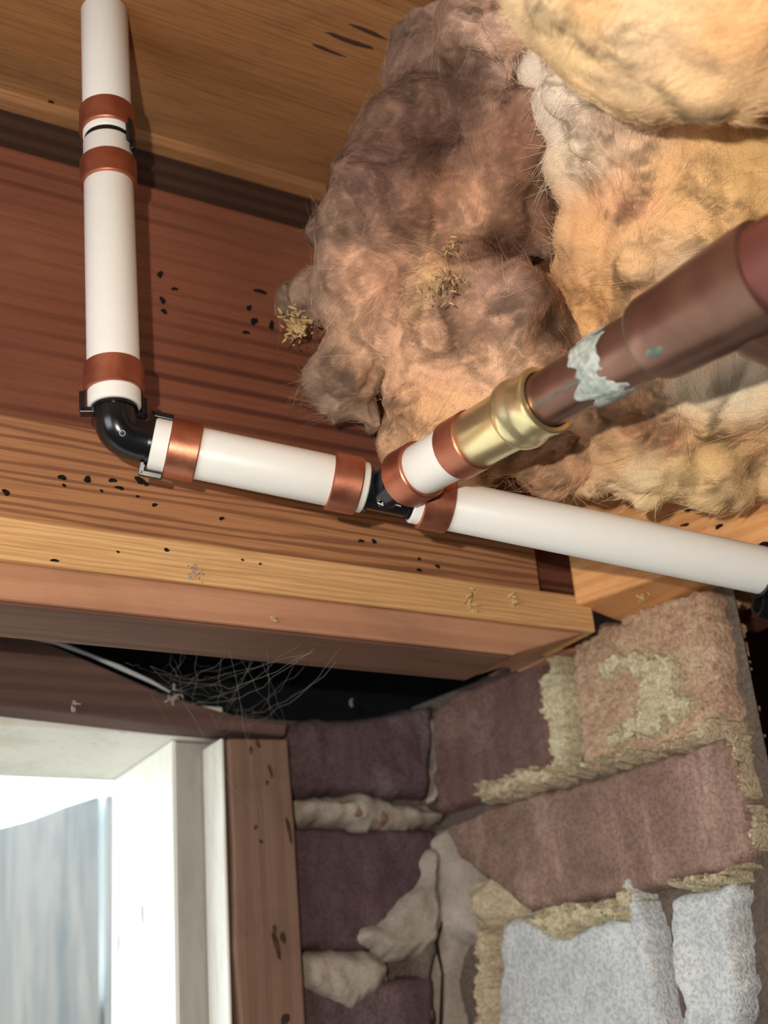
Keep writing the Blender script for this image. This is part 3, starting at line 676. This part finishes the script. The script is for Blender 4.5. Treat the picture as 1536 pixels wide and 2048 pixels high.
# ------------------------------------------------------------------ insulation
def insulation(name, blobs, tints, voxel, label, amp=(.0062, .0042, .0016), fibres=40000, flen=(.0018, .006), seed=0.0, fw=.00007, tufts=0, wisps=5000, tint_depth=lambda x, y: .6, bright=1.0, gam=1.0):
    bm = bmesh.new()
    rg = random.Random(int(seed*100)); extra = []
    for k in range(tufts):
        x, y, d, r = rg.choice(blobs)
        if r < 60: continue
        a, q = rg.uniform(0, 6.28), math.sqrt(rg.random())*.92
        rr = r*rg.uniform(.20, .46)
        extra.append((x+r*q*math.cos(a), y+r*q*math.sin(a), d-math.sqrt(1-q*q)*r*d/FPX*.92+rr*d/FPX*.35, rr))
    blobs = list(blobs)+extra
    for (x, y, d, r) in blobs:
        c = atD(x, y, d); R_ = r*d/FPX
        bmesh.ops.create_icosphere(bm, subdivisions=3, radius=R_, matrix=Matrix.Translation(Vector(c)))
    me = bpy.data.meshes.new('tmp'); bm.to_mesh(me); bm.free()
    o = bpy.data.objects.new('tmp', me); col.objects.link(o)
    md = o.modifiers.new('r', 'REMESH'); md.mode = 'VOXEL'; md.voxel_size = voxel
    sm = o.modifiers.new('s', 'SMOOTH'); sm.factor = .5; sm.iterations = 3
    sb = o.modifiers.new('ss', 'SUBSURF'); sb.levels = 1; sb.render_levels = 1
    dg = bpy.context.evaluated_depsgraph_get(); ev = o.evaluated_get(dg); m2 = ev.to_mesh()
    n = len(m2.vertices); co = np.empty(n*3); m2.vertices.foreach_get('co', co); co = co.reshape(-1, 3)
    no = np.empty(n*3); m2.vertices.foreach_get('normal', no); no = no.reshape(-1, 3)
    nf = len(m2.polygons); fv = np.empty(nf*4, int); m2.polygons.foreach_get('vertices', fv); faces = fv.reshape(-1, 4)
    ev.to_mesh_clear(); bpy.data.objects.remove(o); bpy.data.meshes.remove(me)
    disp = np.empty(n); swirl = np.empty(n); ridge = np.empty(n); wob = np.empty((n, 3))
    for i in range(n):
        p = co[i]; q = Vector((p[0], p[1], p[2]+seed))
        w0 = Vector((nz(q*20), nz(q*20+Vector((9, 0, 0))), nz(q*20+Vector((0, 9, 0)))))
        wq = q+.014*w0; wob[i] = w0
        a = nz(wq*24)+.5*nz(wq*52)
        b = abs(nz(wq*30+Vector((3, 1, 4))))
        b = 1-math.exp(-b*4)
        disp[i] = amp[0]*a+amp[1]*(b-.6)+amp[2]*fbm(wq*95, 3)
        w1 = Vector((nz(q*55+Vector((2, 0, 0))), nz(q*55+Vector((0, 2, 5))), nz(q*55+Vector((4, 0, 2)))))
        qq = q*26+1.7*w0+.5*w1
        swirl[i] = fbm(qq+Vector((7, 0, 0)), 4)
        ridge[i] = max(0.0, 1-abs(nz(qq*2.3+Vector((1, 5, 2))))*3.2)**3+.6*max(0.0, 1-abs(nz(qq*4.6+Vector((4, 1, 2))))*3.0)**3-.3
    co2 = co+no*disp[:, None]
    # wool colour: soiled and clean zones, with some crease shade painted in
    cw = co2+.011*wob
    num = np.zeros((n, 3)); den = np.zeros(n)
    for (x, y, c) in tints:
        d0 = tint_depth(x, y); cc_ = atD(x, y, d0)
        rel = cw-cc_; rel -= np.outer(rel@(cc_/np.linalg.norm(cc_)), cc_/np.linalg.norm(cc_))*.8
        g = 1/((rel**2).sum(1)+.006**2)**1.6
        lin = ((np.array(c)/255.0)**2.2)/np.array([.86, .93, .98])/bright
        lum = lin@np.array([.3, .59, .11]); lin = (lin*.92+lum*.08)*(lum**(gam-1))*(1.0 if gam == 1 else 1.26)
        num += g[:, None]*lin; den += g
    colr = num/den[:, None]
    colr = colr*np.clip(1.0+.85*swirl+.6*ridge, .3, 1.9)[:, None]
    colr = np.clip(colr/np.maximum(1, colr.max(1)/.9)[:, None], .01, .93)
    ob = put(name, co2, faces.tolist(), m_wool, None, True)
    at = ob.data.color_attributes.new('dirt_and_shade', 'FLOAT_COLOR', 'POINT')
    at.data.foreach_set('color', np.concatenate([colr, np.ones((n, 1))], 1).ravel().astype(np.float32))
    tag(ob, label, 'insulation')
    # loose fibres
    fc = co2[faces].mean(1); e1 = co2[faces[:, 2]]-co2[faces[:, 0]]; e2 = co2[faces[:, 3]]-co2[faces[:, 1]]
    fn = np.cross(e1, e2); area = np.linalg.norm(fn, axis=1); fn /= area[:, None]+1e-12
    vis = (fn*(-fc/np.linalg.norm(fc, axis=1)[:, None])).sum(1) > -.25
    pr = area*vis; pr /= pr.sum()
    pick = np.random.choice(nf, fibres, p=pr); nw = fibres-wisps
    V = np.empty((fibres, 4, 2, 3)); C = np.empty((fibres, 4, 2, 4)); C[..., 3] = 1
    rnd = np.random.rand(fibres, 8)
    for i in range(fibres):
        k = pick[i]; w4 = np.random.rand(4); w4 /= w4.sum()
        p = (co2[faces[k]]*w4[:, None]).sum(0); nn = fn[k]
        q = p*16
        flow = np.array([nz((q[0], q[1], q[2]+seed)), nz((q[0]+5, q[1], q[2])), nz((q[0], q[1]+5, q[2]))])+(.35 if i < nw else .12)*(rnd[i, :3]-.5)
        tdir = flow-nn*(flow@nn); tdir /= np.linalg.norm(tdir)+1e-9
        lift = .10+.55*rnd[i, 3]**3
        L = flen[0]+(flen[1]-flen[0])*rnd[i, 4]**2
        if i > nw: L = .008+.018*rnd[i, 4]; lift *= .3
        bend = np.cross(nn, tdir)*(rnd[i, 5]-.5)*1.6
        wd = np.cross(tdir, p/np.linalg.norm(p)); wd /= np.linalg.norm(wd)+1e-9
        cr = colr[faces[k, 0]]*(.8+.5*rnd[i, 6])*(1.12 if i > nw else 1)
        for j in range(4):
            f = j/3
            pp = p+nn*.0002+L*(tdir*f+nn*lift*(f-.65*f*f)+bend*f*f*.5)
            hw = fw*(1-.75*f)*(.6+.8*rnd[i, 7])
            V[i, j, 0] = pp-wd*hw; V[i, j, 1] = pp+wd*hw; C[i, j, :, :3] = cr
    base_i = (np.arange(fibres)*8)[:, None, None]
    fq = np.array([[[0, 1, 3, 2]], [[2, 3, 5, 4]], [[4, 5, 7, 6]]]).reshape(1, 3, 4)
    FQ = (base_i+fq).reshape(-1, 4)
    me = bpy.data.meshes.new('loose_fibre'); me.vertices.add(fibres*8); me.vertices.foreach_set('co', V.reshape(-1))
    me.loops.add(len(FQ)*4); me.loops.foreach_set('vertex_index', FQ.ravel().astype(np.int32))
    me.polygons.add(len(FQ)); me.polygons.foreach_set('loop_start', np.arange(len(FQ), dtype=np.int32)*4)
    me.update(calc_edges=True); me.validate()
    at = me.color_attributes.new('dirt_and_shade', 'FLOAT_COLOR', 'POINT'); at.data.foreach_set('color', np.clip(C, 0, 1).reshape(-1).astype(np.float32))
    me.materials.append(m_wool)
    fo = bpy.data.objects.new('loose_fibre', me); col.objects.link(fo); fo.parent = ob; fo['kind'] = 'stuff'
    return ob
t = NT('mineral_wool')
ca = t.node('ShaderNodeAttribute', attribute_name='dirt_and_shade').outputs['Color']
fn_ = t.noise(t.coord(), 1300., 3., .7)
cw = t.mix(t.math('MULTIPLY', t.ramp(fn_, [(.4, (0, 0, 0)), (.65, (1, 1, 1))]), .22), ca, (0.05, .03, .02))
t.bump(fn_, .35, .0012)
m_wool = t.out(cw, .95, spec=.1, **{})

left_blobs = [(850, 40, .68, 85), (835, 150, .67, 70), (900, 120, .67, 90), (845, 230, .66, 80), (820, 290, .645, 110), (800, 400, .64, 150), (770, 470, .64, 120), (645, 470, .68, 34),
  (725, 550, .645, 100), (640, 590, .665, 52), (585, 600, .675, 38), (745, 640, .645, 70), (690, 765, .65, 76), (665, 825, .65, 42), (715, 710, .65, 62), (745, 845, .655, 38),
  (930, 430, .65, 170), (900, 640, .625, 160), (860, 570, .60, 70), (1015, 610, .60, 100), (1000, 720, .615, 130), (860, 790, .62, 100), (850, 880, .62, 80), (960, 890, .615, 80), (1000, 830, .615, 120), (1100, 890, .62, 100),
  (1060, 700, .63, 130), (1020, 300, .63, 130), (960, 250, .65, 110), (1000, 430, .645, 110), (960, 60, .64, 100), (1010, 60, .61, 70), (1060, 420, .64, 90), (1100, 300, .64, 100), (1065, 140, .635, 75), (880, -60, .68, 90), (1000, -60, .65, 120)]
right_blobs = [(1190, 880, .625, 105), (1290, 925, .615, 95), (1295, 995, .61, 38), (1400, 910, .62, 112), (1480, 960, .625, 65), (1550, 900, .625, 100), (1250, 790, .62, 140), (1400, 780, .60, 130), (1520, 760, .60, 150),
  (1280, 480, .60, 170), (1400, 380, .58, 200), (1520, 520, .60, 200), (1200, 620, .62, 90), (1190, 520, .61, 80), (1200, 330, .60, 110), (1130, 220, .60, 65), (1090, 150, .61, 50), (1160, 290, .60, 60), (1300, 250, .58, 170), (1500, 250, .57, 190), (1220, 120, .60, 160), (1330, 640, .60, 120), (1690, 330, .58, 210), (1700, 620, .61, 220), (1680, 860, .63, 150), (1450, 60, .60, 200), (1680, 80, .59, 220), (1300, -60, .62, 200)]
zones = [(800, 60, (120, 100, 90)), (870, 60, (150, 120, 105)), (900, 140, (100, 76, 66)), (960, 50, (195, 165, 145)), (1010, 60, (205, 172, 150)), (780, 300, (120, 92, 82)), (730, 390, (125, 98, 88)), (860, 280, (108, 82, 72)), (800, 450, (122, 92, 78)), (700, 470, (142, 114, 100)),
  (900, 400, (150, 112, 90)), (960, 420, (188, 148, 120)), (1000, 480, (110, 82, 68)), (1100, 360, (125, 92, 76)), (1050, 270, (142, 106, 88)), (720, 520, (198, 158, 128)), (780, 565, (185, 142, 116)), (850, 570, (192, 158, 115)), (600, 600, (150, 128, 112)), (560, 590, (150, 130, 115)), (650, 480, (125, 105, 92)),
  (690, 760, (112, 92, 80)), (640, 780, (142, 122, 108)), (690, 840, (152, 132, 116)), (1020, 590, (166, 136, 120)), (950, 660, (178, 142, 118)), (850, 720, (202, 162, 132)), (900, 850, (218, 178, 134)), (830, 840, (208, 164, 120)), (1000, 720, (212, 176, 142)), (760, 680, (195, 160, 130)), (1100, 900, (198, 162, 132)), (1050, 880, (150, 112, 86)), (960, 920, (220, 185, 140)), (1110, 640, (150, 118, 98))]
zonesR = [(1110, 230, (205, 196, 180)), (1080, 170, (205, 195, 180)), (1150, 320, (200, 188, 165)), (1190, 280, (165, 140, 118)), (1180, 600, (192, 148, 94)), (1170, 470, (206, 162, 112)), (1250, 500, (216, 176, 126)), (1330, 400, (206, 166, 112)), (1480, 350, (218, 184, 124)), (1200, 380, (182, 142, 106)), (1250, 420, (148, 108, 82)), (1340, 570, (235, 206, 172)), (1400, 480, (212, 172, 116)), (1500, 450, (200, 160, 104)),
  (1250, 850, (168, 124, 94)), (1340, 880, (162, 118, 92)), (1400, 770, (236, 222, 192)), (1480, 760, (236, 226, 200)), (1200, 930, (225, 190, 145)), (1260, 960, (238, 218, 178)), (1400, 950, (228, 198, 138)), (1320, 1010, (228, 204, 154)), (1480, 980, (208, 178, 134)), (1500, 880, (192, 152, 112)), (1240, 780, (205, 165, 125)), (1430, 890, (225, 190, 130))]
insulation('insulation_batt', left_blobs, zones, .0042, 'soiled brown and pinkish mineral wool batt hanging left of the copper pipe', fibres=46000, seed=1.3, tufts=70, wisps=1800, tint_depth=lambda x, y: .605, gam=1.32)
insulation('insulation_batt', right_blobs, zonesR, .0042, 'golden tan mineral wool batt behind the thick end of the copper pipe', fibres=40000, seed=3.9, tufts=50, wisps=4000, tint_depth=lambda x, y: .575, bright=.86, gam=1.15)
near_blobs = [(1340, -70, .46, 310), (1180, -60, .47, 190), (1500, -50, .455, 260), (1420, 60, .45, 180), (1250, 60, .455, 160)]
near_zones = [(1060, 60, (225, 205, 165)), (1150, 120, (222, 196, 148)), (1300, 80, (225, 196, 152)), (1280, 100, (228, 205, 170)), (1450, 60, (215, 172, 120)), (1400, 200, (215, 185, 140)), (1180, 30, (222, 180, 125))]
insulation('insulation_batt', near_blobs, near_zones, .0055, 'smooth cream lump of mineral wool bulging down at the top right, nearest the camera', amp=(.004, .002, .0006), fibres=12000, flen=(.003, .008), seed=6.1, wisps=300, tint_depth=lambda x, y: .41, bright=.85)

# ------------------------------------------------------------------ small debris
def crumbs(name, px, py, d, spread, n, size, mat, label, cat='debris', curl=False, grp=None, tall=1.0):
    bm = bmesh.new(); c = atD(px, py, d); s = d/FPX
    for k in range(n):
        ox, oy = random.gauss(0, spread*.45), random.gauss(0, spread*.45*tall)
        p = c+RT*ox*s-UP*oy*s-FWD*abs(random.gauss(0, spread*.25))*s*.5
        sz = size*s*random.uniform(.5, 1.3)
        m = Matrix.Translation(Vector(p)) @ Matrix.Rotation(random.uniform(0, 6.3), 4, Vector((random.random()-.5, random.random()-.5, random.random()-.5)).normalized()) @ Matrix.Diagonal((sz*random.uniform(1, 2.8), sz*.55, sz*.5, 1))
        bmesh.ops.create_icosphere(bm, subdivisions=1, radius=1, matrix=m)
    me = bpy.data.meshes.new(name); bm.to_mesh(me); bm.free(); me.materials.append(mat)
    o = bpy.data.objects.new(name, me); col.objects.link(o)
    return tag(o, label, cat, grp)
crumbs('frass_clump', 592, 650, .655, 27, 130, 4.2, m_frass, 'crumbly yellow clump dangling from the left edge of the insulation', tall=1.2)
crumbs('frass_clump', 884, 578, .566, 40, 46, 3.2, m_frass, 'scattered yellow crumbs caught on the middle of the insulation')
crumbs('frass_clump', 900, 492, .572, 20, 16, 3.0, m_frass, 'small tan crumbs above the yellow ones on the insulation')
crumbs('wood_shaving', 707, 263, .66, 8, 6, 3.5, m_frass, 'tiny pale splinter at the upper left edge of the insulation')
dsl = proj(onY(935, 1190, YR-.016))[2]
crumbs('frass_clump', 938, 1200, dsl, 16, 16, 4, m_frass, 'pale yellow flake on the sill plate below the tee', tall=1.6)
crumbs('frass_clump', 1032, 1198, proj(onY(1032, 1198, YR-.016))[2], 15, 12, 4, m_frass, 'smaller yellow flake on the sill plate towards the brick corner')
crumbs('frass_clump', 1283, 1192, proj(onZ(1283, 1192, zbm))[2]-.002, 17, 14, 4, m_frass, 'pale flake clinging beneath the orange beam')
crumbs('lint_wisp', 392, 1148, proj(onY(392, 1148, YR-.016))[2], 16, 26, 3.0, m_web, 'grey lint wisp clinging to the yellow sill plate', tall=1.5)
crumbs('frass_clump', 548, 1238, proj(onY(548, 1238, YR-.014))[2], 12, 8, 4, m_frass, 'small pale crumb on the pinkish lower sill plate')
def strand_path(a, b, sag, n=10, jit=.0008):
    P = []
    for i in range(n+1):
        f = i/n; p = a*(1-f)+b*f+np.array([0, 0, -sag*4*f*(1-f)]); P.append(p+np.random.randn(3)*jit*(0 < i < n))
    return P
def web(name, strands, label, rad=.000035):
    V, Fc = [], []
    for P in strands:
        v, f = tube_data(P, [rad*random.uniform(.6, 1.4)]*len(P), 4, False); b = len(V); V += v; Fc += [[k+b for k in q] for q in f]
    o = put(name, V, Fc, m_web); return tag(o, label, 'cobweb', None, 'stuff')
st_ = []
def wp(x, y, Y): return onY(x, y, Y)
anch_top = [(392, 1150), (420, 1180), (470, 1190), (540, 1240), (620, 1255), (632, 1300), (700, 1270), (360, 1220)]
anch_bot = [(345, 1385), (330, 1350), (300, 1390), (420, 1440), (505, 1460), (480, 1432), (560, 1445), (380, 1410), (440, 1425), (250, 1375), (505, 1650)]
for k in range(22):
    a = random.choice(anch_top); b = random.choice(anch_bot)
    st_.append(strand_path(wp(a[0]+random.gauss(0, 12), a[1]+random.gauss(0, 6), YR-.012), wp(b[0]+random.gauss(0, 14), b[1]+random.gauss(0, 6), YC-.004), random.uniform(0, .012)))
for k in range(14):
    a = random.choice(anch_bot); b = random.choice(anch_bot)
    st_.append(strand_path(wp(a[0], a[1]-random.uniform(0, 80), .62), wp(b[0]+random.gauss(0, 30), b[1]-random.uniform(0, 90), .64), random.uniform(0, .015)))
web('cobweb', st_, 'dusty cobweb strung across the black gap above the window')
# strip of torn plastic film along the sloping header
pts = [onY(x, y, YC-.003) for x, y in [(-40, 1232), (0, 1246), (60, 1272), (110, 1284), (180, 1310), (240, 1335), (300, 1362), (340, 1384)]]
fo_ = tube('plastic_strip', pts, [.0008, .0010, .0018, .0014, .0010, .0015, .0012, .0005], m_film, None, 12); tag(fo_, 'thin grey plastic strip lying along the sloping dark header board', 'plastic strip')
crumbs('lint_wisp', 350, 1390, proj(onY(350, 1390, YC-.004))[2], 18, 16, 4, m_mortarG, 'curled brown lint where the dark header meets the black gap')
crumbs('lint_wisp', 150, 1410, proj(onY(150, 1412, YC-.004))[2], 12, 6, 4, m_mortarG, 'little curled flake on the lower edge of the dark header')
crumbs('spider_egg_sac', 703, 1406, .84, 4, 3, 5.0, m_web, 'tiny white egg sac hanging in the black gap')
